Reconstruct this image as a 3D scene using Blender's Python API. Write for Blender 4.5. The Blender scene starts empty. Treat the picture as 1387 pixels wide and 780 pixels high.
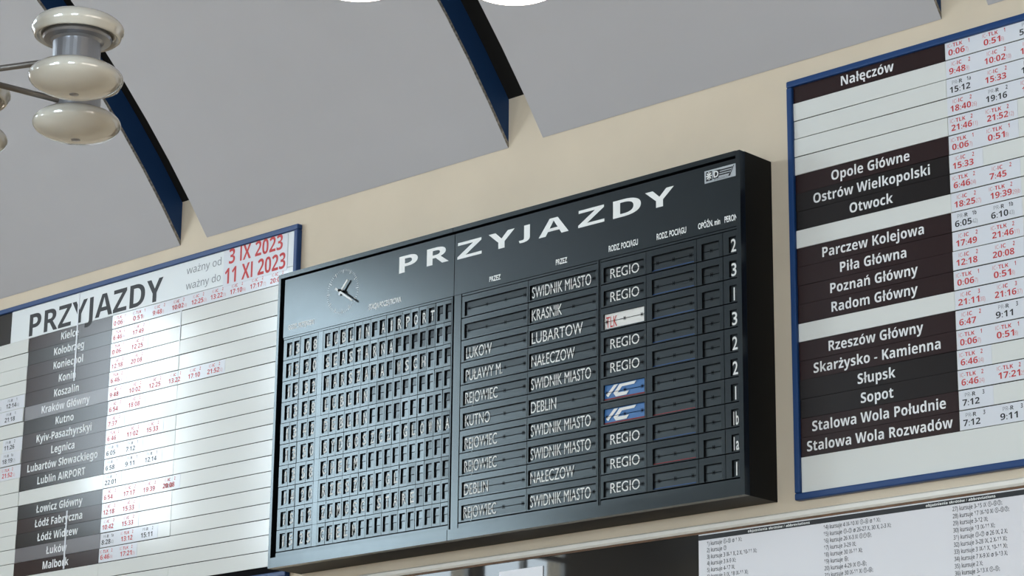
import bpy, math, random
from mathutils import Vector
random.seed(7)
S = bpy.context.scene
COL = S.collection
Z0 = 5.1                                   # height of the arrivals board's top edge above the hall floor
PI = math.pi

# ---------------------------------------------------------------- camera, sky, light, exposure
cam_d = bpy.data.cameras.new('camera'); cam = bpy.data.objects.new('camera', cam_d); COL.objects.link(cam)
cam.location = (9.1442, -8.2106, -3.5001 + Z0)
cam.rotation_euler = (1.8487, -0.0111, 0.7505)
cam_d.sensor_width = 36.0; cam_d.lens = 3299.0 / 1387.0 * 36.0
cam_d.clip_start = 0.05; cam_d.clip_end = 200
S.camera = cam
S.view_settings.view_transform = 'Standard'; S.view_settings.look = 'None'
S.view_settings.gamma = 1.0; S.view_settings.use_curve_mapping = False
S.view_settings.exposure = 0.08
S.cycles.max_bounces = 8; S.cycles.diffuse_bounces = 5; S.cycles.glossy_bounces = 3
S.cycles.use_denoising = True
S.cycles.sample_clamp_indirect = 6.0
w = bpy.data.worlds.new('sky'); S.world = w; w.use_nodes = True
bg = w.node_tree.nodes['Background']
bg.inputs[0].default_value = (0.76, 0.90, 1.0, 1); bg.inputs[1].default_value = 19.5

# ---------------------------------------------------------------- materials
def mat(name, col, rough=0.5, spec=0.5, metal=0.0, emit=None, estr=0.0, coat=0.0, tint=None, noise=None, bump=0.0, rnoise=None):
    m = bpy.data.materials.new(name); m.use_nodes = True
    nt = m.node_tree; b = nt.nodes['Principled BSDF']
    b.inputs['Base Color'].default_value = (*col, 1); b.inputs['Roughness'].default_value = rough
    b.inputs['Specular IOR Level'].default_value = spec; b.inputs['Metallic'].default_value = metal
    b.inputs['Coat Weight'].default_value = coat; b.inputs['Coat Roughness'].default_value = 0.05
    if tint: b.inputs['Specular Tint'].default_value = (*tint, 1)
    if emit:
        b.inputs['Emission Color'].default_value = (*emit, 1); b.inputs['Emission Strength'].default_value = estr
    if noise or bump or rnoise:
        tc = nt.nodes.new('ShaderNodeTexCoord'); nz = nt.nodes.new('ShaderNodeTexNoise')
        sc, amt = noise if noise else (rnoise if rnoise else (30, 0))
        nz.inputs['Scale'].default_value = sc; nz.inputs['Detail'].default_value = 6
        nt.links.new(tc.outputs['Object'], nz.inputs['Vector'])
        if noise:
            r = nt.nodes.new('ShaderNodeValToRGB')
            r.color_ramp.elements[0].position = 0.3; r.color_ramp.elements[1].position = 0.7
            r.color_ramp.elements[0].color = (*[c * (1 - amt) for c in col], 1)
            r.color_ramp.elements[1].color = (*[min(1, c * (1 + amt)) for c in col], 1)
            nt.links.new(nz.outputs['Fac'], r.inputs['Fac']); nt.links.new(r.outputs['Color'], b.inputs['Base Color'])
        if rnoise:
            mr = nt.nodes.new('ShaderNodeMapRange')
            mr.inputs['To Min'].default_value = rough - rnoise[1]; mr.inputs['To Max'].default_value = rough + rnoise[1]
            nt.links.new(nz.outputs['Fac'], mr.inputs['Value']); nt.links.new(mr.outputs['Result'], b.inputs['Roughness'])
        if bump:
            bp = nt.nodes.new('ShaderNodeBump'); bp.inputs['Strength'].default_value = bump; bp.inputs['Distance'].default_value = 0.01
            nt.links.new(nz.outputs['Fac'], bp.inputs['Height']); nt.links.new(bp.outputs['Normal'], b.inputs['Normal'])
    return m

M = dict(
    wall=mat('cream_paint', (0.63, 0.53, 0.405), 0.75, 0.25, noise=(3.0, 0.035), bump=0.03),
    floor=mat('terrazzo', (0.36, 0.27, 0.185), 0.35, noise=(40, 0.2)),
    roof=mat('roof_black', (0.012, 0.011, 0.010), 0.9, 0.1),
    panel=mat('grey_panel', (0.43, 0.412, 0.417), 0.6, 0.3, noise=(2.0, 0.02)),
    fin=mat('blue_fin', (0.012, 0.045, 0.125), 0.6, 0.3),
    edge=mat('raw_board_edge', (0.30, 0.27, 0.23), 0.8, 0.2, noise=(60, 0.55)),
    white_trim=mat('white_trim', (0.74, 0.71, 0.65), 0.5, 0.4, noise=(8, 0.04)),
    blue=mat('blue_frame_paint', (0.006, 0.042, 0.150), 0.38, 0.35),
    char=mat('charcoal_lacquer', (0.006, 0.0075, 0.009), 0.20, 0.5, tint=(.80, .95, 1.0), rnoise=(14, 0.02)),
    char_plate=mat('charcoal_plate', (0.006, 0.0075, 0.009), 0.22, 0.5, tint=(.80, .95, 1.0), rnoise=(14, 0.02)),
    flap=mat('flap_black', (0.006, 0.0065, 0.007), 0.23, 0.5, tint=(.80, .95, 1.0), rnoise=(8, 0.03)),
    body=mat('black_body_paint', (0.006, 0.006, 0.006), 0.55, 0.15),
    flap_wide=mat('flap_black_wide', (0.006, 0.0065, 0.007), 0.28, 0.5, tint=(.80, .95, 1.0)),
    under=mat('floor_bounce_brown', (0.02, 0.016, 0.013), 0.6, 0.3),  # warm floor bounce put into the colour of the housing's underside
    gap=mat('gap_black', (0.004, 0.004, 0.005), 0.9, 0.1),
    letter=mat('white_lettering', (0.82, 0.82, 0.80), 0.55, 0.3),
    flap_letter=mat('flap_lettering', (0.74, 0.73, 0.70), 0.6, 0.3),
    white_flap=mat('white_flap', (0.72, 0.70, 0.66), 0.5, 0.4),
    red=mat('red_print', (0.52, 0.035, 0.035), 0.5, 0.3),
    red_light=mat('red_print_fine', (0.58, 0.20, 0.20), 0.5, 0.3),
    dark_red=mat('dark_red_print', (0.17, 0.012, 0.016), 0.5, 0.3),
    blue_flap=mat('blue_flap', (0.036, 0.135, 0.34), 0.45, 0.4),
    blue_line=mat('blue_line', (0.012, 0.05, 0.15), 0.5, 0.3),
    slat=mat('white_slat', (0.68, 0.685, 0.655), 0.13, 0.5, rnoise=(6, 0.02)),
    label=mat('white_label', (0.68, 0.69, 0.73), 0.14, 0.5),
    title_panel=mat('title_panel_white', (0.66, 0.68, 0.68), 0.3, 0.5),
    brown=mat('brown_black_slat', (0.020, 0.0075, 0.008), 0.22, 0.4),
    black=mat('black_slat', (0.009, 0.0065, 0.0065), 0.22, 0.4),
    pale=mat('pale_slat', (0.115, 0.105, 0.112), 0.28, 0.6),  # lighter grey base colour for two of the name strips
    ink=mat('black_ink', (0.018, 0.018, 0.02), 0.5, 0.3),
    ink_soft=mat('soft_black_ink', (0.06, 0.06, 0.065), 0.5, 0.3),
    moulding_shade=mat('brown_moulding_shade', (0.13, 0.065, 0.03), 0.5, 0.3, noise=(12, 0.35)),
    ink_grey=mat('grey_ink', (0.20, 0.21, 0.22), 0.5, 0.3),
    name_white=mat('name_lettering', (0.74, 0.74, 0.74), 0.4, 0.4),
    silver=mat('dull_silver', (0.42, 0.44, 0.46), 0.4, 0.5, metal=0.3),
    steel=mat('grey_metal', (0.36, 0.37, 0.40), 0.3, 0.5, metal=0.9),
    arm=mat('arm_metal', (0.20, 0.185, 0.17), 0.4, 0.5, metal=0.7),
    glass=mat('pearl_glass', (0.56, 0.53, 0.46), 0.25, 0.5, coat=1.0),
    lit=mat('lit_globe', (0.9, 0.85, 0.8), 0.3, 0.5, emit=(1.0, 0.86, 0.76), estr=5.0),
    socket=mat('socket_dark', (0.06, 0.055, 0.05), 0.4, 0.5, metal=0.5),
    case=mat('dark_case_panel', (0.022, 0.021, 0.020), 0.02, 0.25),
    paper=mat('white_paper', (0.66, 0.645, 0.665), 0.3, 0.5),
    frame_win=mat('window_frame_paint', (0.55, 0.53, 0.5), 0.5),
)

M['glass'].node_tree.nodes['Principled BSDF'].inputs['Coat IOR'].default_value = 2.2
M['glass'].node_tree.nodes['Principled BSDF'].inputs['Coat Roughness'].default_value = 0.03
# ---------------------------------------------------------------- mesh builder and text
_tmpc = bpy.data.curves.new('glyphs', 'FONT'); _tmpo = bpy.data.objects.new('glyphs', _tmpc); COL.objects.link(_tmpo)
_cache = {}
def _mesh(body, off, res):
    _tmpc.body = body; _tmpc.offset = off; _tmpc.resolution_u = res
    bpy.context.view_layer.update()
    ev = _tmpo.evaluated_get(bpy.context.evaluated_depsgraph_get())
    me = ev.to_mesh()
    v = [(a.co.x, a.co.y) for a in me.vertices]; f = [tuple(p.vertices) for p in me.polygons]
    ev.to_mesh_clear(); return v, f
_ACC = {'ł': ('l', 'slash'), 'Ł': ('L', 'slash'), 'ó': ('o', 'acute'), 'ń': ('n', 'acute'), 'ś': ('s', 'acute'), 'ź': ('z', 'acute'), 'ż': ('z', 'dot'), 'ę': ('e', 'tail'), 'ą': ('a', 'tail')}
_CODE = {'b': (0x1D5D4, 0x1D5EE, 0x1D7EC), 's': (0x1D5A0, 0x1D5BA, 0x1D7E2)}
def _shift(ch, style):
    A, a, d = _CODE[style]
    if 'A' <= ch <= 'Z': return chr(A + ord(ch) - 65)
    if 'a' <= ch <= 'z': return chr(a + ord(ch) - 97)
    if '0' <= ch <= '9': return chr(d + ord(ch) - 48)
    return ch
def _hh(_c=[]):
    if not _c: _c.append(max(a for a, b in _mesh('HH', 0, 1)[0]))
    return _c[0]
def _caph(style, _c={}):
    if style not in _c: _c[style] = max(q[1] for q in _mesh(_shift('H', style), 0, 1)[0])
    return _c[style]
def _raw(ch, off, res):
    v, f = _mesh(ch, off, res) if ch != ' ' else ([], [])
    hh = _hh()
    return v, f, max(a for a, b in _mesh('H' + ch + 'H', 0, 1)[0]) - hh
def glyph(ch, off=0.0, res=3, style=''):
    """one letter: the plain face, or a bold (b) / regular (s) grotesque"""
    k = (ch, off, res, style)
    if k in _cache: return _cache[k]
    if not style: g = _raw(ch, off, res)
    else:
        base, acc = _ACC.get(ch, (ch, None))
        st = .135 if style == 'b' else .075
        if base == 'I':
            v, f, a = [(.085, 0), (.085 + st, 0), (.085 + st, CAP), (.085, CAP)], [(0, 1, 2, 3)], .17 + st
        else:
            v, f, a = _raw(_shift(base, style), off, res)
            ks = CAP / _caph(style)
            if _shift(base, style) == base: ks = 1.0
            v = [(x * ks, y * ks) for x, y in v]; a *= ks
        if acc:
            x0, x1 = min(q[0] for q in v), max(q[0] for q in v); cx = (x0 + x1) / 2; e = st * .75
            if acc == 'acute': p = [(cx - .07, .57), (cx - .07 + e, .57), (cx + .06 + e, .70), (cx + .06 - .03, .70)]
            elif acc == 'dot': p = [(cx - st / 2, .585), (cx + st / 2, .585), (cx + st / 2, .70), (cx - st / 2, .70)]
            elif acc == 'tail': p = [(x1 - .14, .01), (x1 - .19, -.09), (x1 - .16, -.17), (x1 - .03, -.17), (x1 - .03, -.115), (x1 - .09, -.10), (x1 - .04, .01)]
            else:
                sx_ = x0 + st / 2 if base == 'L' else cx
                p = [(sx_ - .13, .23), (sx_ + .15, .40), (sx_ + .15, .40 + e), (sx_ - .13, .23 + e)]
            f = list(f) + [tuple(range(len(v), len(v) + len(p)))]; v = list(v) + p
        g = (v, f, a)
    _cache[k] = g
    return g
CAP = 0.682
def text_width(s, off=0.0, res=3, style=''):
    x = 0; lo = None; hi = 0
    for c in s:
        v, f, a = glyph(c, off, res, style)
        if v:
            m0 = x + min(p[0] for p in v); lo = m0 if lo is None else lo; hi = x + max(p[0] for p in v)
        x += a
    return (lo or 0), hi

class MB:
    def __init__(s): s.v = []; s.f = []; s.m = []
    def add(s, vs, fs, mi=0):
        b = len(s.v); s.v += [tuple(v) for v in vs]
        s.f += [tuple(b + i for i in f) for f in fs]; s.m += [mi] * len(fs)
    def quad(s, a, b, c, d, mi=0): s.add([a, b, c, d], [(0, 1, 2, 3)], mi)
    def box(s, x0, x1, y0, y1, z0, z1, mi=0):
        s.add([(x0, y0, z0), (x1, y0, z0), (x1, y1, z0), (x0, y1, z0), (x0, y0, z1), (x1, y0, z1), (x1, y1, z1), (x0, y1, z1)],
              [(0, 3, 2, 1), (4, 5, 6, 7), (0, 1, 5, 4), (1, 2, 6, 5), (2, 3, 7, 6), (3, 0, 4, 7)], mi)
    def face(s, x0, x1, y, z0, z1, mi=0): s.quad((x0, y, z0), (x1, y, z0), (x1, y, z1), (x0, y, z1), mi)
    def poly(s, pts, y, mi=0): s.add([(a, y, b) for a, b in pts], [tuple(range(len(pts)))], mi)
    def text(s, t, x, y, z, cap, width=None, sx=None, mi=0, off=0.0, align='L', res=3, style=''):
        """flat lettering facing -y; x is left (L), centre (C) or right (R); width fits the inked width"""
        lo, hi = text_width(t, off, res, style); sz = cap / CAP
        if width: kx = width / (hi - lo)
        else: kx = sz * (sx or 1.0)
        W = (hi - lo) * kx
        if align == 'C': x -= W / 2
        if align == 'R': x -= W
        px = x - lo * kx
        for c in t:
            v, f, a = glyph(c, off, res, style)
            s.add([(px + p * kx, y, z + q * sz) for p, q in v], f, mi); px += a * kx
        return x + W
    def lathe(s, prof, c, n=32, mi=0, cap=False):
        vs = []; fs = []
        for r, z in prof:
            for k in range(n):
                t = 2 * PI * k / n; vs.append((c[0] + r * math.cos(t), c[1] + r * math.sin(t), c[2] + z))
        for i in range(len(prof) - 1):
            for k in range(n):
                k2 = (k + 1) % n; fs.append((i * n + k, (i + 1) * n + k, (i + 1) * n + k2, i * n + k2))
        s.add(vs, fs, mi)
    def tube(s, p, q, r, n=16, mi=0):
        p = Vector(p); q = Vector(q); d = (q - p).normalized()
        u = d.orthogonal().normalized(); w_ = d.cross(u)
        ring = [u * math.cos(2 * PI * k / n) * r + w_ * math.sin(2 * PI * k / n) * r for k in range(n)]
        s.add([p + a for a in ring] + [q + a for a in ring],
              [(k, (k + 1) % n, n + (k + 1) % n, n + k) for k in range(n)] + [tuple(range(n))[::-1], tuple(range(n, 2 * n))], mi)
    def build(s, name, mats, parent=None, origin=None, smooth=False):
        """origin and vertices are given with z measured from the board's top edge"""
        if origin is None: origin = tuple(sum(c) / len(s.v) for c in zip(*s.v)) if not parent else tuple(parent['_o'])
        me = bpy.data.meshes.new(name)
        me.from_pydata([(a - origin[0], b - origin[1], c - origin[2]) for a, b, c in s.v], [], s.f)
        for m in (mats if isinstance(mats, (list, tuple)) else [mats]): me.materials.append(m)
        me.polygons.foreach_set('material_index', s.m)
        if smooth: me.polygons.foreach_set('use_smooth', [True] * len(s.f))
        me.update()
        o = bpy.data.objects.new(name, me); COL.objects.link(o)
        o['_o'] = origin
        if parent:
            o.parent = parent; po = parent['_o']; o.location = [origin[i] - po[i] for i in range(3)]
        else: o.location = (origin[0], origin[1], origin[2] + Z0)
        return o
def empty(name, at):
    o = bpy.data.objects.new(name, None); COL.objects.link(o); o.empty_display_size = 0.1
    o['_o'] = tuple(at); o.location = (at[0], at[1], at[2] + Z0); return o
def tag(o, label, cat, group=None, kind=None):
    o['label'] = label; o['category'] = cat
    if group: o['group'] = group
    if kind: o['kind'] = kind
    return o
def structure(mb, name, m, label, cat): return tag(mb.build(name, m), label, cat, kind='structure')

# ---------------------------------------------------------------- the hall
XL, XR, YF, ZF = -6.0, 14.1, -9.91, -Z0
RV, TH0 = 6.1, math.radians(54.3)
YC, ZC = -RV * math.sin(TH0), 0.427 - RV * math.cos(TH0)
def vault(t, dr=0.0): return (YC + (RV + dr) * math.sin(t), ZC + (RV + dr) * math.cos(t))

b = MB(); b.box(XL - .3, XR + .3, 0, .3, ZF, .75); structure(b, 'wall_back', M['wall'], 'cream painted wall carrying the arrivals board and timetables', 'wall')
b = MB(); b.box(XL - .3, XR + .3, YF - .3, .3, ZF - .2, ZF); structure(b, 'floor', M['floor'], 'beige terrazzo floor of the station hall', 'floor')
b = MB(); b.box(XR, XR + .3, YF, 0, ZF, 3.3); structure(b, 'wall_right', M['wall'], 'cream end wall of the hall on the right', 'wall')
# left end wall: three windows side by side
LW = [(-8.80, -7.62, -.30, .95), (-7.50, -5.15, -.30, 2.42), (-4.20, -3.15, -.12, 1.75)]
b = MB(); e0, e1 = XL - .3, XL
b.box(e0, e1, YF, 0, ZF, -.30); b.box(e0, e1, YF, 0, 2.42, 3.3)
b.box(e0, e1, YF, -8.80, -.3, 2.42); b.box(e0, e1, -7.62, -7.50, -.3, 2.42); b.box(e0, e1, -5.15, -4.20, -.3, 2.42); b.box(e0, e1, -3.15, 0, -.3, 2.42)
b.box(e0, e1, -8.80, -7.62, .95, 2.42); b.box(e0, e1, -4.20, -3.15, 1.75, 2.42); b.box(e0, e1, -4.20, -3.15, -.30, -.12)
structure(b, 'wall_left', M['wall'], 'cream end wall of the hall on the left with three high windows', 'wall')
def window(name, axis, pos, a0, a1, z0, z1, nv, nh, label):
    b = MB(); t = 0.05
    def bar(u0, u1, v0, v1):
        if axis == 'x': b.box(pos - .09, pos - .03, u0, u1, v0, v1)
        else: b.box(u0, u1, pos - .09, pos - .03, v0, v1)
    for k in range(nv + 1):
        u = a0 + (a1 - a0 - t) * k / nv; bar(u, u + t, z0, z1)
    for k in range(nh + 1):
        v = z0 + (z1 - z0 - t) * k / nh; bar(a0, a1, v, v + t)
    tag(b.build(name, M['frame_win']), label, 'window', kind='structure')
    l = bpy.data.lights.new('portal', 'AREA'); l.shape = 'RECTANGLE'; o = bpy.data.objects.new('daylight_portal', l); COL.objects.link(o)
    l.size = (a1 - a0); l.size_y = (z1 - z0); l.cycles.is_portal = True
    if axis == 'x': o.location = (pos - .15, (a0 + a1) / 2, (z0 + z1) / 2 + Z0); o.rotation_euler = (PI / 2, 0, -PI / 2)
    else: o.location = ((a0 + a1) / 2, pos - .15, (z0 + z1) / 2 + Z0); o.rotation_euler = (PI / 2, 0, 0)
    o['kind'] = 'helper'
for i, (a0, a1, z0, z1) in enumerate(LW):
    window('window_%d' % (i + 1), 'x', XL, a0, a1, z0, z1, (2, 3, 2)[i], 2, ('small window of the left end wall, nearest the front wall', 'tallest window of the left end wall', 'window of the left end wall nearest the timetables')[i])
# front wall with three unseen windows, added and sized to light the hall
fw = [(-3.2, -2.0), (3.0, 5.2), (8.0, 10.8)]
FZ0, FZ1 = -2.7, -0.3
b = MB(); b.box(XL, XR, YF - .3, YF, ZF, FZ0); b.box(XL, XR, YF - .3, YF, FZ1, .75)
xs = [XL] + [v for p_ in fw for v in p_] + [XR]
for i in range(0, len(xs), 2): b.box(xs[i], xs[i + 1], YF - .3, YF, FZ0, FZ1)
structure(b, 'wall_front', M['wall'], 'cream wall with three added windows facing the arrivals board', 'wall')
for i, (a0, a1) in enumerate(fw):
    window('window_%d' % (i + 4), 'y', YF, a0, a1, FZ0, FZ1, 3, 2, 'unseen window added in the front wall for light, number %d from the left end wall' % (i + 1))
# black shell above the panels
N = 48
b = MB(); pts = [vault(TH0 * (1 - 2 * k / N), 0.155) for k in range(N + 1)]
for (y0, z0), (y1, z1) in zip(pts[:-1], pts[1:]):
    b.quad((XL - .3, y0, z0), (XR + .3, y0, z0), (XR + .3, y1, z1), (XL - .3, y1, z1))
structure(b, 'ceiling', M['roof'], 'black vaulted ceiling void seen through the slots between grey panels', 'ceiling')

# ---------------------------------------------------------------- vaulted ceiling panels
PA, PP, PW = -0.8687, 2.5034, 2.2738
panel_names = {-2: 'grey ceiling panel next to the left end wall', -1: 'grey ceiling panel behind the unlit globe chandelier, above the left timetable title',
               0: 'wide grey ceiling panel above the left half of the arrivals board, between two slots',
               1: 'grey ceiling panel above the right half of the arrivals board', 2: 'grey ceiling panel at the top right corner, only its lower left corner in view',
               3: 'grey ceiling panel, second beyond the right timetable', 4: 'grey ceiling panel, third beyond the right timetable', 5: 'grey ceiling panel next to the right end wall'}
EPS = 0.0008
for i in range(-2, 6):
    x0 = PA + PP * i; x1 = x0 + PW
    root = empty('ceiling_panel', (x0 + PW / 2, -0.003, 0.427)); tag(root, panel_names[i], 'ceiling panel', 'curved grey ceiling panels', 'thing')
    th = [TH0 * (1 - 2 * k / N) - EPS * (1 if k == 0 else (-1 if k == N else 0)) for k in range(N + 1)]
    lo = [vault(t) for t in th]; hi = [vault(t, 0.018) for t in th]; top = [vault(t, 0.152) for t in th]
    b = MB()
    for k in range(N):
        (a, c), (d, e) = lo[k], lo[k + 1]; b.quad((x0, a, c), (x0, d, e), (x1, d, e), (x1, a, c))
        (a, c), (d, e) = hi[k], hi[k + 1]; b.quad((x0, a, c), (x1, a, c), (x1, d, e), (x0, d, e))
    for k in (0, N): b.quad((x0, *lo[k]), (x1, *lo[k]), (x1, *hi[k]), (x0, *hi[k]), 1)
    b.build('panel_face', [M['panel'], M['edge']], root)
    for xe, sgn in ((x0, 1), (x1, -1)):
        b = MB()
        for k in range(N):
            xi = xe + sgn * 0.0005
            b.quad((xe, *lo[k]), (xe, *lo[k + 1]), (xe, *hi[k + 1]), (xe, *hi[k]))
        b.build('raw_edge', M['edge'], root)
        b = MB()
        for k in range(N):
            xa, xb = xe + sgn * 0.001, xe + sgn * 0.007
            b.quad((xa, *hi[k]), (xa, *hi[k + 1]), (xa, *top[k + 1]), (xa, *top[k]))
            b.quad((xb, *hi[k]), (xb, *hi[k + 1]), (xb, *top[k + 1]), (xb, *top[k]))
        for k in (0, N):
            xa, xb = xe + sgn * 0.001, xe + sgn * 0.007
            b.quad((xa, *hi[k]), (xb, *hi[k]), (xb, *top[k]), (xa, *top[k]))
        b.build('side_fin', M['fin'], root)

# ---------------------------------------------------------------- split-flap arrivals board
D = 0.2268; BW = 3.0; BH = 1.525
YFR = -D; YP = -D + 0.014; YB = YP + 0.022
board = empty('arrivals_board', (1.5, 0.0, -BH))
tag(board, 'large black split-flap arrivals board with white capitals, clock and ten rows of flaps', 'departure board')
SEAM = 1.256
b = MB()                                      # deep box: sides, top, bottom, back
b.box(0, 0.004, YB + .0003, 0, -BH, 0); b.box(BW - .004, BW, YB + .0003, 0, -BH, 0)
b.box(0.004, BW - .004, YB + .0003, 0, -0.004, 0)
b.box(0.004, BW - .004, -0.006, 0, -BH + .004, -0.004)
b.box(0.004, BW - .004, YB + .0003, -0.006, -BH, -BH + .004, 1)
b.box(0.004, BW - .004, YB + .0004, YB + .004, -BH + .004, -0.004, 2)
b.build('housing', [M['body'], M['under'], M['gap']], board)
def rail(name, x0, x1, z0, z1, y0=YFR, y1=YB, m='char'):
    q = MB(); q.box(x0, x1, y0, y1, z0, z1); return q.build(name, M[m], board)
rail('side_rail', 0.0, 0.017, -BH, -0.002); rail('side_rail', 2.977, 3.0, -BH, -0.002)
rail('top_rail', 0.0175, SEAM, -0.023, -0.0005); rail('top_rail', SEAM + .003, 2.9765, -0.023, -0.0005)
rail('bottom_rail', 0.0175, SEAM - .004, -BH, -1.474); rail('bottom_rail', SEAM, 2.9765, -BH, -1.474)
rail('header_panel', 0.036, SEAM, -0.339, -0.031, YP); rail('header_panel', SEAM + .004, 2.974, -0.339, -0.031, YP)
rail('filler_strip', 0.04, 1.244, -0.351, -0.3415, YP + .001, YB, 'char_plate'); rail('filler_strip', 1.312, 2.168, -0.351, -0.3415, YP + .001, YB, 'char_plate')
rail('filler_strip', 2.19, 2.972, -0.351, -0.3415, YP + .001, YB, 'char_plate')
rail('filler_strip', 0.04, 1.244, -1.471, -1.450, YP + .001, YB, 'char_plate'); rail('filler_strip', 1.312, 2.168, -1.471, -1.450, YP + .001, YB, 'char_plate')
rail('filler_strip', 2.19, 2.972, -1.471, -1.450, YP + .001, YB, 'char_plate')
rail('dividing_post', SEAM + .008, 1.309, -1.472, -0.3415, YP - .002, YB); rail('dividing_post', 2.171, 2.179, -1.472, -0.3415, YP - .004, YB); rail('dividing_post', 2.181, 2.187, -1.472, -0.3415, YP, YB)
rail('dividing_post', 1.246, 1.251, -1.472, -0.3415, YP, YB, 'char_plate')
YT = YP - 0.0008
for ch, x0, x1 in (('P', .877, 1.006), ('R', 1.069, 1.218), ('Z', 1.277, 1.438), ('Y', 1.483, 1.652), ('J', 1.679, 1.750), ('A', 1.806, 1.993), ('Z', 2.052, 2.211), ('D', 2.263, 2.428), ('Y', 2.453, 2.620)):
    b = MB()
    v, f, a = glyph(ch, .03 if ch == 'J' else 0, 8, '' if ch == 'J' else 'b')
    ax, bx_ = min(q[0] for q in v), max(q[0] for q in v); ay, by_ = min(q[1] for q in v), max(q[1] for q in v)
    zt, zb = (-.081, -.163) if ch != 'P' and ch != 'R' else (-.072, -.157)
    b.add([(x0 + (q[0] - ax) / (bx_ - ax) * (x1 - x0), YT, zb + (q[1] - ay) / (by_ - ay) * (zt - zb)) for q in v], f)
    b.build('title_letter', M['letter'], board)
def heading(t, x0, x1, z, cap):
    q = MB(); q.text(t, x0, YT, z, cap, width=x1 - x0, off=0.022); q.build('column_heading', M['letter'], board)
heading('GODZ. PRZYJAZDU', .074, .268, -.303, .024); heading('STACJA POCZĄTKOWA', .668, .897, -.303, .026)
heading('PRZEZ', 1.492, 1.565, -.314, .024); heading('PRZEZ', 1.915, 1.985, -.313, .025)
heading('RODZ. POCIĄGU', 2.237, 2.41, -.313, .027); heading('RODZ. POCIĄGU', 2.519, 2.688, -.313, .027)
heading('OPÓŹN. min', 2.755, 2.878, -.312, .026); heading('PERON', 2.902, 2.972, -.312, .027)
# clock
CX, CZ, CR = .474, -.172, .115
b = MB()
for k in range(60):
    t = 2 * PI * k / 60; L, wd = (.020, .0032) if k % 5 == 0 else (.010, .0015)
    c, s_ = math.sin(t), math.cos(t)
    def pt(r, o): return (CX + r * c + o * s_, CZ + r * s_ - o * c)
    b.poly([pt(CR - L, wd / 2), pt(CR - L, -wd / 2), pt(CR, -wd / 2), pt(CR, wd / 2)][::-1], YT)
dial = b.build('clock_dial', M['letter'], board, origin=(CX, YT, CZ))
def hand(name, tip, tail, wd, y):
    q = MB(); tx, tz = tip; ax, az = tail; L = math.hypot(tx - ax, tz - az); nx, nz = -(tz - az) / L * wd / 2, (tx - ax) / L * wd / 2
    A_, B_, C_, D_ = (ax + nx, az + nz), (tx + nx * .8, tz + nz * .8), (tx - nx * .8, tz - nz * .8), (ax - nx, az - nz)
    vs = [(p_[0], y, p_[1]) for p_ in (A_, B_, C_, D_)] + [(p_[0], y + .005, p_[1]) for p_ in (A_, B_, C_, D_)]
    q.add(vs, [(3, 2, 1, 0), (0, 1, 5, 4), (2, 3, 7, 6), (1, 2, 6, 5), (3, 0, 4, 7)]); q.add(vs[4:], [(0, 1, 2, 3)])
    return q.build(name, M['letter'], dial)
hand('hour_hand', (.520, -.122), (.470, -.176), .011, YT - .014); hand('minute_hand', (.568, -.240), (.444, -.157), .010, YT - .024)
b = MB(); b.tube((CX, YT - .028, CZ), (CX, YT, CZ), .007, 16); b.build('hub_pin', M['gap'], dial)
b = MB(); b.tube((.457, YT - .006, -.184), (.457, YT, -.184), .007, 16); b.build('setting_screw', M['silver'], dial)
# maker's plate
b = MB(); y = YT - .001
b.box(2.795, 2.968, y, YP, -.111, -.054, 0)
def bar(x0, z0, x1, z1, wd, mi=1, yy=None):
    L = math.hypot(x1 - x0, z1 - z0); nx, nz = -(z1 - z0) / L * wd / 2, (x1 - x0) / L * wd / 2
    b.poly([(x0 + nx, z0 + nz), (x0 - nx, z0 - nz), (x1 - nx, z1 - nz), (x1 + nx, z1 + nz)], yy or y - .0006, mi)
b.poly([(2.803, -.103), (2.838, -.103), (2.838, -.060), (2.803, -.060)], y - .0004, 1)
for k in range(4):
    t = PI * k / 4; bar(2.8205 - .016 * math.cos(t), -.0805 - .019 * math.sin(t), 2.8205 + .016 * math.cos(t), -.0805 + .019 * math.sin(t), .005, 2, y - .0008)
b.poly([(2.840, -.099), (2.872, -.099), (2.884, -.062), (2.852, -.062)], y - .0004, 1)
b.text('D', 2.847, y - .0009, -.094, .028, width=.026, mi=2, off=.02)
for k in range(3):
    z = -.064 - .0105 * k; x_ = 2.952 - .007 * k
    b.poly([(2.880 - .004 * k, z - .0065), (x_ - .004, z - .0065), (x_, z), (2.882 - .004 * k, z)], y - .0006, 1)
bar(2.958, -.059, 2.934, -.103, .004); b.poly([(2.926, -.104), (2.936, -.104), (2.944, -.089), (2.936, -.089)], y - .0006, 1)
b.text('BYDGOSZCZ', 2.850, y - .0008, -.1075, .0085, width=.074, mi=1)
b.build('maker_plate', [M['silver'], M['ink'], M['letter']], board)

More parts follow.
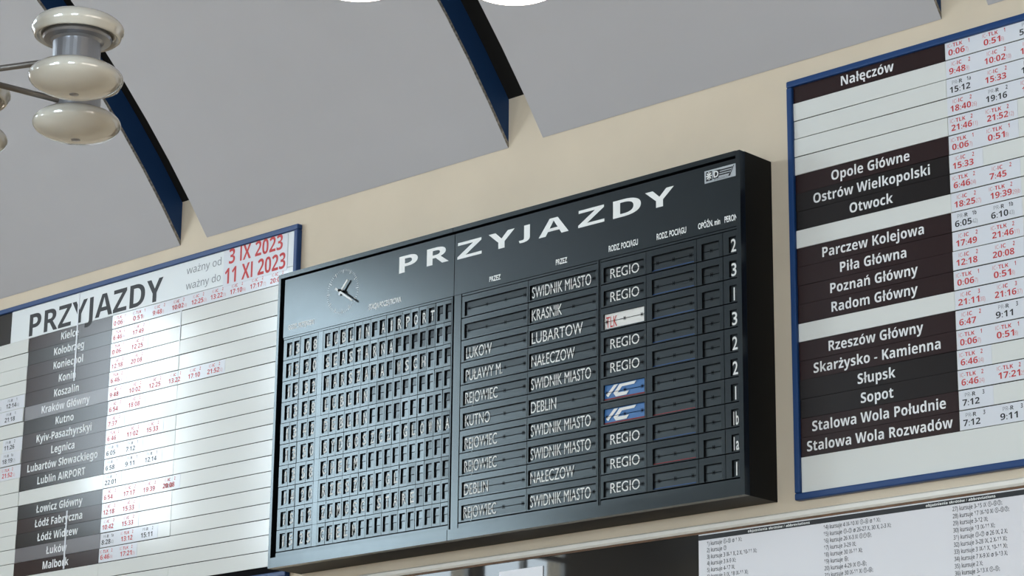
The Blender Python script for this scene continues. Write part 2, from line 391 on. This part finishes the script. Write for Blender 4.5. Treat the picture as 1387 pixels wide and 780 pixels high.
# flap modules
FM = [M['char_plate'], M['flap'], M['flap_letter'], M['gap'], M['white_flap'], M['red'], M['blue_flap'], M['dark_red'], M['blue_line']]
FW = [M['char_plate'], M['flap_wide']] + FM[2:]
def module(q, px0, px1, pz0, pz1, wx0, wx1, wz0, wz1, fm=1, dep=0.0085, y=None, g=.0011):
    y = YP if y is None else y
    px0 += g; px1 -= g; pz0 += g * 1.5; pz1 -= g * 1.5
    o = [(px0, pz0), (px1, pz0), (px1, pz1), (px0, pz1)]; i = [(wx0, wz0), (wx1, wz0), (wx1, wz1), (wx0, wz1)]
    for k in range(4):
        j = (k + 1) % 4
        q.quad((o[k][0], y, o[k][1]), (o[j][0], y, o[j][1]), (i[j][0], y, i[j][1]), (i[k][0], y, i[k][1]))
        q.quad((i[k][0], y, i[k][1]), (i[j][0], y, i[j][1]), (i[j][0], y + dep + .004, i[j][1]), (i[k][0], y + dep + .004, i[k][1]), 3)
        q.quad((o[j][0], y, o[j][1]), (o[k][0], y, o[k][1]), (o[k][0], y + .012, o[k][1]), (o[j][0], y + .012, o[j][1]))
    zm = (wz0 + wz1) / 2; r1, r2 = random.uniform(-.0008, .0008), random.uniform(-.0008, .0008)
    q.quad((wx0, y + dep - .001 + r1, zm + .0004), (wx1, y + dep - .001, zm + .0004), (wx1, y + dep + .001, wz1), (wx0, y + dep + .001 + r2, wz1), fm)
    q.quad((wx0, y + dep + r2, wz0), (wx1, y + dep + r1, wz0), (wx1, y + dep + .0004, zm - .0004), (wx0, y + dep + .0004, zm - .0004), fm)
    return y + dep - .0022, zm
def clips(q, y, zm, x0, x1, fr):
    q.face(x0, x1, y - .0004, zm - .0010, zm + .0010, 3)
    for t in fr:
        xc = x0 + (x1 - x0) * t
        for dx in (-.0050, .0028): q.face(xc + dx, xc + dx + .0028, y - .0005, zm - .009, zm + .009, 3)
        q.face(xc - .005, xc + .006, y - .00045, zm - .0025, zm + .0025, 3)
ROW0, ROWH = -.3525, .10938
times = ['1308', '1320', '1332', '1338', '1342', '1350', '1358', '1420', '1512', '1525']
origin_ = ['LUBLIN AIRPORT', 'SEASTARNA', 'WARSZAWA WSCH', 'LUBLIN', 'DEBLIN', 'BYDGOSZCZ GLOWNA', 'CHELM', 'RZESZOW GL', 'ZAMOSC STARE', 'CHELM']
cells = []
for r in range(10):
    z1 = ROW0 - ROWH * r; z0 = z1 - ROWH
    tx = [.067, .1225, .198, .254]; te = [.0385, .0945, .1015]
    for k in range(4):
        p0 = (.042, .112, .170, .2445)[k]; p1 = (.112, .168, .2445, .303)[k]
        cells.append((tx[k], p0, p1, z0, z1, times[r][k]))
    t = origin_[r].ljust(16)
    for k in range(16):
        x = .3525 + .05672 * k; p0 = x - .0095 if k else .339; p1 = x + .0472 if k < 15 else 1.2445
        cells.append((x, p0, p1, z0, z1, t[k]))
cells.sort(key=lambda c: -c[0])
rest = MB()
for n, (x, p0, p1, z0, z1, ch) in enumerate(cells):
    q = MB() if n < 100 else rest
    tl = random.uniform(-.0012, .0012)
    y, zm = module(q, p0, p1, z0, z1, x, x + .0390, z1 - .0945, z1 - .0185, y=YP + tl)
    q.face(x, x + .039, y - .0003, zm - .0008, zm + .0008, 3)
    if ch != ' ':
        nar = .009 if ch in 'IJ1' else .025
        q.text(ch, x + .0205, y, z1 - .0825, .050, width=nar, mi=2, off=.012, align='C')
    if n < 100:
        o = q.build('character_flap', FM, board, origin=((p0 + p1) / 2, YP, (z0 + z1) / 2))
        o.rotation_euler = (random.gauss(0, .006), 0, random.gauss(0, .008))
o = rest.build('character_flap', FM, board, origin=(.5, YP, -.9)); o['kind'] = 'stuff'
b = MB()
for r in range(10):
    z1 = ROW0 - ROWH * r; b.box(.3037, .3383, YP, YB, z1 - ROWH + .0007, z1 - .0007)
b.build('blank_plate', M['char'], board)
via1 = ['', '', 'LUKOW', 'PUŁAWY M.', 'REJOWIEC', 'KUTNO', 'REJOWIEC', 'REJOWIEC', 'DEBLIN', 'REJOWIEC']
via2 = ['SWIDNIK MIASTO', 'KRASNIK', 'LUBARTOW', 'NAŁECZOW', 'SWIDNIK MIASTO', 'DEBLIN', 'SWIDNIK MIASTO', 'SWIDNIK MIASTO', 'NAŁECZOW', 'SWIDNIK MIASTO']
wid = {'LUKOW': .166, 'PUŁAWY M.': .236, 'REJOWIEC': .208, 'KUTNO': .160, 'DEBLIN': .155, 'SWIDNIK MIASTO': .364, 'KRASNIK': .187, 'LUBARTOW': .315, 'NAŁECZOW': .266}
kinds = ['REGIO', 'REGIO', 'TLK', 'REGIO', 'REGIO', 'IC', 'IC', 'REGIO', 'REGIO', 'REGIO']
lines4 = [8, 8, 8, 8, 8, None, 7, 8, 7, 8]
plat = ['2', '3', '1', '3', '2', '2', '1', '1b', '1a', '1']
for r in range(10):
    z1 = ROW0 - ROWH * r; z0 = z1 - ROWH
    def mod(name, p0, p1, w0, w1, zt, zb, fm=1):
        q = MB(); yy, zm = module(q, p0, p1, z0, z1, w0, w1, z1 - zb, z1 - zt, fm, g=.0016); return q, yy, zm
    def fin(q, name, p0, p1):
        o = q.build(name, FW, board, origin=((p0 + p1) / 2, YP, (z0 + z1) / 2)); o.rotation_euler = (random.gauss(0, .004), 0, random.gauss(0, .002)); return o
    for (p0, p1, w0, w1, t) in ((1.3115, 1.743, 1.331, 1.734, via1[r]), (1.743, 2.169, 1.752, 2.161, via2[r])):
        q, yy, zm = mod('', p0, p1, w0, w1, .030, .1015)
        if t: q.text(t, w0 + .009, yy, z1 - .0915, .052, width=wid[t], mi=2, off=0, res=5)
        clips(q, yy, zm, w0, w1, (.06, .35, .65, .95)); fin(q, 'destination_flap', p0, p1)
    k = kinds[r]
    q, yy, zm = mod('', 2.1885, 2.456, 2.206, 2.444, .031, .1015, {'REGIO': 1, 'TLK': 4, 'IC': 6}[k])
    if k == 'REGIO': q.text('REGIO', 2.241, yy, z1 - .086, .045, width=.169, mi=2, off=0, res=5)
    if k == 'TLK': q.text('TLK', 2.216, yy, z1 - .0945, .050, width=.064, mi=5, off=.002)
    if k == 'IC':
        dz = z1 - (ROW0 - ROWH * 5)
        q.face(2.206, 2.444, yy, z1 - .1015, z1 - .093, 7)
        P = lambda pts: [(a, c + dz) for a, c in pts]
        q.poly(P([(2.229, -.9855), (2.243, -.972), (2.286, -.9345), (2.262, -.9345), (2.228, -.966), (2.222, -.964), (2.217, -.977)]), yy - .0002, 2)
        q.poly(P([(2.273, -.990), (2.259, -.972), (2.279, -.953), (2.309, -.9485), (2.285, -.972)]), yy - .0002, 2)
        q.poly(P([(2.273, -.990), (2.285, -.973), (2.349, -.973), (2.335, -.989)]), yy - .0002, 2)
        q.poly(P([(2.279, -.953), (2.294, -.936), (2.392, -.934), (2.380, -.947), (2.309, -.9485)]), yy - .0002, 2)
    clips(q, yy, zm, 2.206, 2.444, (.06, .5, .92)); o = fin(q, 'train_type_flap', 2.19, 2.456)
    if k != 'REGIO': o['label'] = 'white flap with red lettering' if k == 'TLK' else 'blue flap with white slanted logo'
    q, yy, zm = mod('', 2.456, 2.744, 2.489, 2.729, .031, .1035)
    clips(q, yy, zm, 2.489, 2.729, (.12, .5, .9))
    if lines4[r]: q.face(2.489, 2.729, yy, z1 - .1005, z1 - .0965, lines4[r])
    fin(q, 'train_type_flap', 2.456, 2.744)
    q, yy, zm = mod('', 2.744, 2.890, 2.772, 2.869, .032, .106)
    clips(q, yy, zm, 2.772, 2.869, (.5,)); fin(q, 'delay_flap', 2.744, 2.890)
    q, yy, zm = mod('', 2.890, 2.973, 2.923, 2.963, .030, .1035)
    q.text(plat[r], 2.944, yy, z1 - .0965, .056, width={'1': .006}.get(plat[r], .028), mi=2, off=.012, align='C')
    fin(q, 'platform_flap', 2.890, 2.973)

# ---------------------------------------------------------------- timetables
_l, _h = text_width('Stalowa Wola Rozwadów', 0, 4, 'b'); SX_NAME = .721 / ((_h - _l) * .0435 / CAP)
PITCH, TOP = .0835, .3155
def slat(parent, name, x0, x1, z1, z0, mats, y0=-.020, th=.006, tilt=None):
    """one strip; returns builder, its front y and a closing function"""
    q = MB(); q.box(x0, x1, y0, y0 + th, z0, z1)
    def done():
        o = q.build(name, mats, parent, origin=((x0 + x1) / 2, y0, (z0 + z1) / 2))
        o.rotation_euler = tilt if tilt else (random.gauss(0, .004), 0, random.gauss(0, .0025)); return o
    return q, y0 - .0006, done
TM = [M['label'], M['red'], M['ink'], M['red_light'], M['ink_grey']]
def time_entry(q, x, y, ztop, t, tg, pl, note='', red=True, p0=0):
    """p0 = material index offset of print slots"""
    big, small = (p0 + 1, p0 + 3) if red else (p0 + 2, p0 + 4)
    zb = ztop - .066; zt = ztop - .0305
    w_ = .100 if len(t) == 5 else .080
    xe = q.text(t, x, y, zb, .0262, width=w_, mi=big, style='b')
    if note: q.text(note, xe + .003, y, zb + .001, .0175, sx=.72, mi=small, style='s')
    lead = 'PR-' if tg == 'R' else 'IC-'
    x2 = q.text(lead, x - .005 + (.018 if tg in ('IC', 'R') else 0), y, zt, .0165, sx=.95, mi=small, style='s')
    q.text(tg, x2 + .003, y, zt, .0165, sx=1.15, mi=big, style='b')
    q.text(pl, x + .104, y, zt + .001, .0175, sx=.75, mi=big, style='b', align='R')

def board_frame(root, x0, x1, z0, z1, capr=None):
    fw_ = .030
    for nm, a in (('frame_top', (x0, x1, z1 - fw_, z1)), ('frame_bottom', (x0, x1, z0, z0 + fw_)), ('frame_side', (x0, x0 + fw_, z0 + fw_ + .0003, z1 - fw_ - .0003)), ('frame_side', (x1 - fw_, x1, z0 + fw_ + .0003, z1 - fw_ - .0003))):
        q = MB(); q.box(a[0], a[1], -.034, 0, a[2], a[3]); o = q.build(nm, M['blue'], root, origin=((a[0] + a[1]) / 2, -.017, (a[2] + a[3]) / 2))
        md = o.modifiers.new('bevel', 'BEVEL'); md.width = .006; md.segments = 3
    q = MB(); q.box(x0 + fw_ + .0003, x1 - fw_ - .0003, -.012, 0, z0 + fw_ + .0003, z1 - fw_ - .0003); q.build('backing', M['gap'], root)

# --- right timetable
RX0, RX1 = 3.113, 5.45
rt = empty('timetable_board', (4.28, 0, -1.537)); tag(rt, 'white timetable board right of the arrivals board, from Nałęczów to Stalowa Wola', 'timetable', 'slatted timetable boards')
board_frame(rt, RX0, RX1, -1.537, .338)
rnames = {0: 'Nałęczów', 5: 'Opole Główne', 6: 'Ostrów Wielkopolski', 7: 'Otwock', 9: 'Parczew Kolejowa', 10: 'Piła Główna', 11: 'Poznań Główny', 12: 'Radom Główny',
          14: 'Rzeszów Główny', 15: 'Skarżysko - Kamienna', 16: 'Słupsk', 17: 'Sopot', 18: 'Stalowa Wola Południe', 19: 'Stalowa Wola Rozwadów'}
blackish = {7, 13, 16, 17, 6}
RC = (3.947, 4.119, 4.290, 4.462, 4.634)
rtimes = {0: [('0:06', 'TLK', '1', '7)', 1), ('0:51', 'TLK', '1', '8)', 1), ('5:12', 'R', '3', '', 0)], 1: [('9:48', 'IC', '2', '9)', 1), ('10:02', 'IC', '2', '10)', 1), ('12:25', 'IC', '2', '', 1)],
          2: [('15:12', 'R', '1a', '', 0), ('15:33', 'IC', '2', '', 1), ('16:41', 'R', '2', '', 0)], 3: [('18:40', 'IC', '2', '26)', 1), ('19:16', 'R', '2', '', 0), ('19:39', 'TLK', '2', '', 1)],
          4: [('21:46', 'TLK', '2', '11)', 1), ('21:52', 'TLK', '2', '12)', 1)], 5: [('0:06', 'TLK', '1', '7)', 1), ('0:51', 'TLK', '1', '8)', 1)], 6: [('15:33', 'IC', '2', '', 1)],
          7: [('6:46', 'TLK', '2', '24)', 1), ('7:45', 'IC', '2', '', 1)], 8: [('18:25', 'IC', '2', '27)', 1), ('19:39', 'TLK', '2', '29)b', 1)],
          9: [('6:05', 'R', '1b', '42)', 0), ('6:10', 'R', '1b', '43)', 0)], 10: [('17:49', 'IC', '2', '', 1), ('21:46', 'TLK', '2', '11)', 1)], 11: [('12:18', 'IC', '2', '', 1), ('20:08', 'IC', '2', '', 1)],
          12: [('0:06', 'TLK', '1', '7)', 1), ('0:51', 'TLK', '1', '8)', 1)], 13: [('21:11', 'IC', '3', '38)', 1), ('21:16', 'IC', '3', '37)', 1)],
          14: [('6:47', 'IC', '2', '', 1), ('9:11', 'R', '3', '', 0)], 15: [('0:06', 'TLK', '1', '7)', 1), ('0:51', 'TLK', '1', '8)', 1)], 16: [('6:46', 'TLK', '2', '24)', 1)],
          17: [('6:46', 'TLK', '2', '24)', 1), ('17:21', 'TLK', '2', '25)', 1)], 18: [('7:12', 'R', '3', '', 0)], 19: [('7:12', 'R', '3', '', 0), ('9:11', 'R', '3', '', 0)]}
NM = [M['brown'], M['name_white'], M['gap']]
def name_slat(root, x0, x1, ztop, t, m, tilt=None, sx=SX_NAME):
    q, y, done = slat(root, 'name_strip', x0, x1, ztop - .0008, ztop - PITCH + .0008, [m, M['name_white'], M['silver']], tilt=tilt)
    if t: q.text(t, (x0 + x1) / 2, y, ztop - .0625, .0435, sx=sx, mi=1, style='b', align='C', res=4)
    o = done()
    if m is M['pale']: o['label'] = 'faded grey name strip'
    return o
SM = [M['slat'], M['red'], M['ink'], M['red_light'], M['ink_grey'], M['label']]
def time_slat(root, x0, x1, ztop, entries, cols, extend=None, tilt=None, name='time_strip'):
    q, y, done = slat(root, name, x0, x1, ztop - .0022, ztop - PITCH + .0022, SM, tilt=tilt)
    if entries:
        xe = (cols[len(entries) - 1] + .145) if extend is None else extend
        q.box(max(x0 + .001, cols[0] - .0145), min(xe, x1 - .001), y - .0004, y + .0008, ztop - PITCH + .0026, ztop - .0026, 5)
        for (t, tg, pl, nt, rd), c in zip(entries, cols):
            if c + .11 < x1 + .05: time_entry(q, c, y - .0008, ztop, t, tg, pl, nt, bool(rd))
    return done()
for r in range(20):
    zt = TOP - PITCH * r
    if r in rnames: name_slat(rt, 3.1435, 3.9290, zt, rnames[r], M['black'] if r in blackish else M['brown'])
    else:
        q, y, done = slat(rt, 'blank_strip', 3.1435, 3.9290, zt - .002, zt - PITCH + .002, [M['slat']]); done()
    time_slat(rt, 3.9300, 5.419, zt, rtimes.get(r), RC)
q, y, done = slat(rt, 'blank_panel', 3.1435, 5.419, TOP - PITCH * 20 - .0005, -1.506, [M['slat']], tilt=(0, 0, 0)); done()

# --- left timetable
LX0, LX1 = -4.75, -.085
lt = empty('timetable_board', (-2.4, 0, -1.530)); tag(lt, 'white timetable board left of the arrivals board, Kielce to Malbork', 'timetable', 'slatted timetable boards')
board_frame(lt, LX0, LX1, -1.530, .345)
q, y, done = slat(lt, 'title_panel', -2.6275, -.1155, .3145, .1225, [M['title_panel'], M['ink'], M['ink_grey']], tilt=(0, 0, 0))
q.text('PRZYJAZDY', -2.447, y, .133, .134, width=1.238, mi=1, res=8, style='b')
q.text('ważny od', -1.007, y, .241, .042, width=.293, mi=2, res=4, style='s'); q.text('ważny do', -1.008, y, .152, .042, width=.294, mi=2, res=4, style='s')
tp = done()
q = MB(); q.box(-.692, -.172, -.0225, -.0203, .108, .312); q.text('3 IX 2023', -.648, -.0230, .231, .0830, width=.436, mi=1, res=6, style='b'); q.text('11 XI 2023', -.676, -.0230, .121, .0880, width=.490, mi=1, res=6, style='b')
q.build('validity_sticker', [M['label'], M['red']], lt)
q, y, done = slat(lt, 'title_block', -4.72, -2.629, .3145, .1225, [M['black']], tilt=(0, 0, 0)); done()
lnames = {0: 'Kielce', 1: 'Kołobrzeg', 2: 'Koniecpol', 3: 'Konin', 4: 'Koszalin', 5: 'Kraków Główny', 6: 'Kutno', 7: 'Kyiv-Pasazhyrskyi', 8: 'Legnica', 9: 'Lubartów Słowackiego', 10: 'Lublin AIRPORT',
          12: 'Łowicz Główny', 13: 'Łódź Fabryczna', 14: 'Łódź Widzew', 15: 'Łuków', 16: 'Malbork'}
LTOP = .1215
LC = (-1.634, -1.460, -1.287, -1.118, -.951, -.790, -.629, -.465, -.304)
ltimes = {0: [('0:06', 'TLK', '1', '7)', 1), ('0:51', 'TLK', '1', '8)', 1), ('9:48', 'IC', '2', '9)', 1), ('10:02', 'IC', '2', '10)', 1), ('12:25', 'IC', '2', '25)', 1), ('13:22', 'IC', '2', '13)', 1), ('17:10', 'IC', '2', '16)', 1), ('17:17', 'IC', '2', '17)', 1), ('20:08', 'IC', '2', '', 1)],
          1: [('6:46', 'TLK', '2', '24)', 1), ('17:49', 'IC', '2', '', 1)], 2: [('0:06', 'TLK', '1', '', 1), ('12:25', 'IC', '2', '', 1)], 3: [('12:18', 'IC', '2', '', 1), ('20:08', 'IC', '2', '', 1)], 4: [('6:46', 'TLK', '2', '24)', 1)],
          5: [('9:48', 'IC', '2', '9)', 1), ('10:02', 'IC', '2', '', 1), ('12:25', 'IC', '2', '', 1), ('13:22', 'IC', '2', '', 1), ('17:10', 'IC', '2', '', 1), ('21:52', 'IC', '2', '12)', 1)],
          6: [('6:54', 'IC', '2', '', 1), ('18:08', 'IC', '2', '', 1)], 7: [('7:37', 'IC', '3', '', 1)], 8: [('6:46', 'TLK', '2', '', 1), ('11:02', 'IC', '2', '', 1), ('15:33', 'IC', '2', '', 1)],
          9: [('6:05', 'R', '1b', '', 0), ('7:12', 'R', '1', '', 0)], 10: [('6:58', 'R', '1', '', 0), ('9:11', 'R', '1', '', 0), ('12:14', 'R', '1', '', 0)], 11: [('22:01', 'R', '1', '', 0)],
          12: [('6:54', 'IC', '2', '', 1), ('17:17', 'IC', '2', '', 1), ('19:39', 'IC', '2', '', 1), ('20:08', 'IC', '2', '', 1)], 13: [('12:18', 'IC', '2', '', 1), ('15:33', 'IC', '2', '', 1)],
          14: [('10:42', 'IC', '2', '', 1), ('15:33', 'IC', '2', '', 1)], 15: [('8:28', 'R', '1a', '42)', 0), ('13:12', 'TLK', '2', '', 1), ('15:11', 'R', '2', '', 0)], 16: [('6:46', 'TLK', '2', '24)', 1), ('17:21', 'TLK', '2', '25)', 1)]}
l2 = {4: [('10:07', 'R', '1', '42)', 0), ('12:14', 'R', '1', '43)', 0)], 5: [('19:16', 'R', '2', '26)', 0), ('21:18', 'R', '1', '', 0)], 7: [(None,), ('11:26', 'R', '2', '', 0)], 8: [(None,), ('18:19', 'R', '1a', '27)', 0)], 9: [(None,), ('21:52', 'TLK', '2', '12)', 1)]}
for r in range(19):
    zt = LTOP - PITCH * r; zb = zt - PITCH
    last = r == 18
    if r in lnames:
        m = M['pale'] if r in (5, 15) else (M['black'] if r in (1, 6, 10, 12, 14) else M['brown'])
        name_slat(lt, -2.4385, -1.6495, zt, lnames[r], m)
    else:
        q, y, done = slat(lt, 'blank_strip', -2.4385, -1.6495, zt - .0015, zb + .0015, [M['slat']]); done()
    e = ltimes.get(r)
    time_slat(lt, -1.6485, -1.0395, zt, e[:3] if e else None, LC[:3], extend=-1.041 if e and len(e) > 3 else None)
    if e and len(e) > 3: time_slat(lt, -1.0375, -.1155, zt, e[3:], LC[3:])
    else: time_slat(lt, -1.0375, -.1155, zt, None, LC)
    q, y, done = slat(lt, 'time_strip', -4.72, -2.4400, zt - .0015, zb + .0015, SM)
    if r in l2:
        x_ = [-2.795, -2.620]
        q.box(-2.95 if l2[r][0][0] else -2.635, -2.4425, y - .0004, y + .0008, zb + .003, zt - .003, 5)
        for en, xx in zip(l2[r], x_):
            if en[0]: time_entry(q, xx, y - .0008, zt, en[0], en[1], en[2], en[3], bool(en[4]))
    done()
for xj, z1, z0 in ((-1.977, .3145, .1225), (-1.975, .1205, -.21), (-1.965, -.965, -1.295)):
    q = MB(); q.box(xj - .006, xj + .006, -.0225, -.0195, z0, z1); q.build('joint_strip', M['label'], lt)
for xj, z1, z0 in ((-1.0385, .12, -.21),):
    q = MB(); q.box(xj - .003, xj + .003, -.0222, -.0195, z0, z1); q.build('joint_strip', M['label'], lt)

# ---------------------------------------------------------------- display case below the boards
case = empty('display_case', (2.9, 0, -2.7)); tag(case, 'black glossy display case with white top moulding under the arrivals board', 'display case')
b = MB(); b.box(.45, 5.6, -.012, -.0004, -2.7, -1.610); b.build('back_panel', M['case'], case)
b = MB()
prof = [(-.0004, -1.576), (-.010, -1.576), (-.026, -1.584), (-.026, -1.600), (-.018, -1.609), (-.0004, -1.6098)]
for (y0, z0), (y1, z1) in zip(prof[:-1], prof[1:]): b.quad((.43, y0, z0), (.43, y1, z1), (5.62, y1, z1), (5.62, y0, z0))
for xe in (.43, 5.62): b.add([(xe, a, c) for a, c in prof], [tuple(range(6))])
b.build('top_moulding', M['white_trim'], case)
b = MB(); b.box(.45, 5.6, -.0165, -.0122, -1.6185, -1.6102); b.build('moulding_shadow_strip', M['moulding_shade'], case)  # brown strip stands in for the shadow line under the moulding
sheet = MB(); sx0, sx1 = 2.580, 5.15
sheet.box(sx0, sx1, -.0135, -.0122, -2.4, -1.6190); ys = -.0142
sheet.face(sx0, sx1, ys, -1.6455, -1.6245, 1)
for xc in (3.013, 3.914, 4.8): sheet.text('objaśnienia skrótów / abbreviations', xc, ys - .0005, -1.6395, .0105, width=.325, mi=2, style='b', align='C')
cols = [(2.626, ['1) kursuje ①-⑤ ∅ 1 XI;', '2) kursuje ⑦', '3) kursuje 3 IX-1 X, 2 X, 10-11 XI;', '4) kursuje 3 X-9 XI;', '5) kursuje 4-17 IX;', '6) kursuje 3 IX, 18 IX-11 XI;', '7) kursuje 3 IX;']),
        (3.245, ['14) kursuje 4 IX-10 XI ①-⑥ ∅ 1 XI;', '15) kursuje ①-⑦ ∅ 26-27 X, 30 X, 2-3 XI;', '16) kursuje 26 X-3 XI ①④⑤;', '17) kursuje 3-29 IX;', '18) kursuje 30 IX-11 XI;', '19) kursuje ⑥;', '20) kursuje 4-29 IX ①-⑥;', '21) kursuje 30 IX-11 XI ①-⑥;', '22) kursuje ⑦;']),
        (3.876, ['27) kursuje 3-15 IX ①-⑤⑦;', '28) kursuje 17 IX-10 XI ①-⑤⑦;', '29) kursuje 3-12 IX;', '30) kursuje 13 IX-11 XI;', '31) kursuje ①-⑦ ∅ 26 IX, 2 X;', '32) kursuje 3-28 IX, 2 X-11 XI;', '33) kursuje 3 IX-1 X, 10-11 XI;', '34) kursuje 7 X-9 XI ∅ 9-13 X;', '35) kursuje 2 X;', '36) kursuje 3-13 X ①-⑤;', '37) kursuje ⑦;'])]
for x, L in cols:
    for k, t in enumerate(L): sheet.text(t, x, ys, -1.6715 - .0287 * k, .0170, sx=.76, mi=3, res=2, style='s', off=.012)
tag(sheet.build('notice_sheet', [M['paper'], M['ink'], M['letter'], M['ink_soft']]), 'white sheet of abbreviations with a black heading strip, in the display case', 'notice')
b = MB(); b.box(1.392, 1.668, -.016, -.0122, -2.08, -1.6585); tag(b.build('blank_notice', M['paper']), 'plain white notice in the dark case, only its top edge showing', 'notice')

# ---------------------------------------------------------------- globe chandeliers
def chandelier(hub, ang0, lit, label):
    hx, hy, hz = hub; R_ = .383; ga, gb = .128, .049
    root = empty('chandelier', (hx, hy, hz)); tag(root, label, 'chandelier', 'six-armed globe chandeliers')
    ztop = ZC + math.sqrt(RV ** 2 - (hy - YC) ** 2)
    b = MB(); b.lathe([(0, -.055), (.03, -.05), (.05, -.03), (.055, 0), (.05, .03), (.03, .05), (.012, .06)], hub, 24); b.build('hub', M['steel'], root, smooth=True)
    b = MB(); b.tube((hx, hy, hz + .05), (hx, hy, ztop - .02), .012); b.build('stem', M['arm'], root)
    b = MB(); b.lathe([(.012, -.10), (.05, -.09), (.075, -.04), (.08, .0), (0, .0)], (hx, hy, ztop - .014), 24); b.build('ceiling_rose', M['steel'], root, smooth=True)
    gm = M['lit'] if lit else M['glass']
    for k in range(6):
        t = ang0 + PI / 3 * k; c = (hx + R_ * math.cos(t), hy + R_ * math.sin(t), hz)
        b = MB(); b.tube((hx + .04 * math.cos(t), hy + .04 * math.sin(t), hz), (hx + (R_ - .05) * math.cos(t), hy + (R_ - .05) * math.sin(t), hz), .0088); b.build('arm', M['arm'], root)
        b = MB(); b.lathe([(.0, -.022), (.066, -.022), (.066, .040), (.074, .046), (.092, .050), (.096, .056), (.094, .066), (0, .066)], c, 40)
        b.build('collar', M['steel'], root, smooth=False)
        # upward bowl: ellipsoid open underneath, with a rolled rim
        uc = (c[0], c[1], hz + .083); prof = [(.001, gb)] + [(ga * math.sin(a), gb * math.cos(a)) for a in [PI * (i / 28) for i in range(1, 18)]]
        r_, z_ = prof[-1]; prof += [(r_ * .985, z_ - .007), (r_ * .94, z_ - .010), (r_ * .90, z_ - .007), (r_ * .89, z_ + .003), (r_ * .86, z_ - .002), (r_ * .82, z_ + .001), (.096, z_ + .012), (.05, z_ + .014)]
        b = MB(); b.lathe(prof, uc, 48); b.build('glass_globe', gm, root, smooth=True)
        b = MB(); dc = (c[0], c[1], hz - .059)
        b.lathe([(ga * math.sin(a) if 0 < i < 32 else .0005, gb * math.cos(a)) for i, a in enumerate([PI * i / 32 for i in range(33)])], dc, 48); g = b.build('glass_globe', gm, root, smooth=True)
        b = MB(); b.lathe([(.0, -.002), (.013, -.0015), (.014, .0), (.013, .003)], (dc[0], dc[1], dc[2] - gb + .001), 20); b.build('end_button', M['steel'], g, smooth=True)
chandelier((3.5802, -4.5788, -1.0496), math.radians(22.09), False, 'unlit chandelier of pearly oval glass globes hanging at the upper left')
chandelier((5.445, -4.540, -1.068), math.radians(45), True, 'lit chandelier above the arrivals board, two glowing globes cut by the top edge')
chandelier((1.715, -4.560, -1.060), math.radians(30), True, 'lit chandelier left of the unlit one, outside the frame, mirrored in the notice sheet')

bpy.data.objects.remove(_tmpo); bpy.data.curves.remove(_tmpc)
for o in bpy.data.objects:
    if '_o' in o: del o['_o']
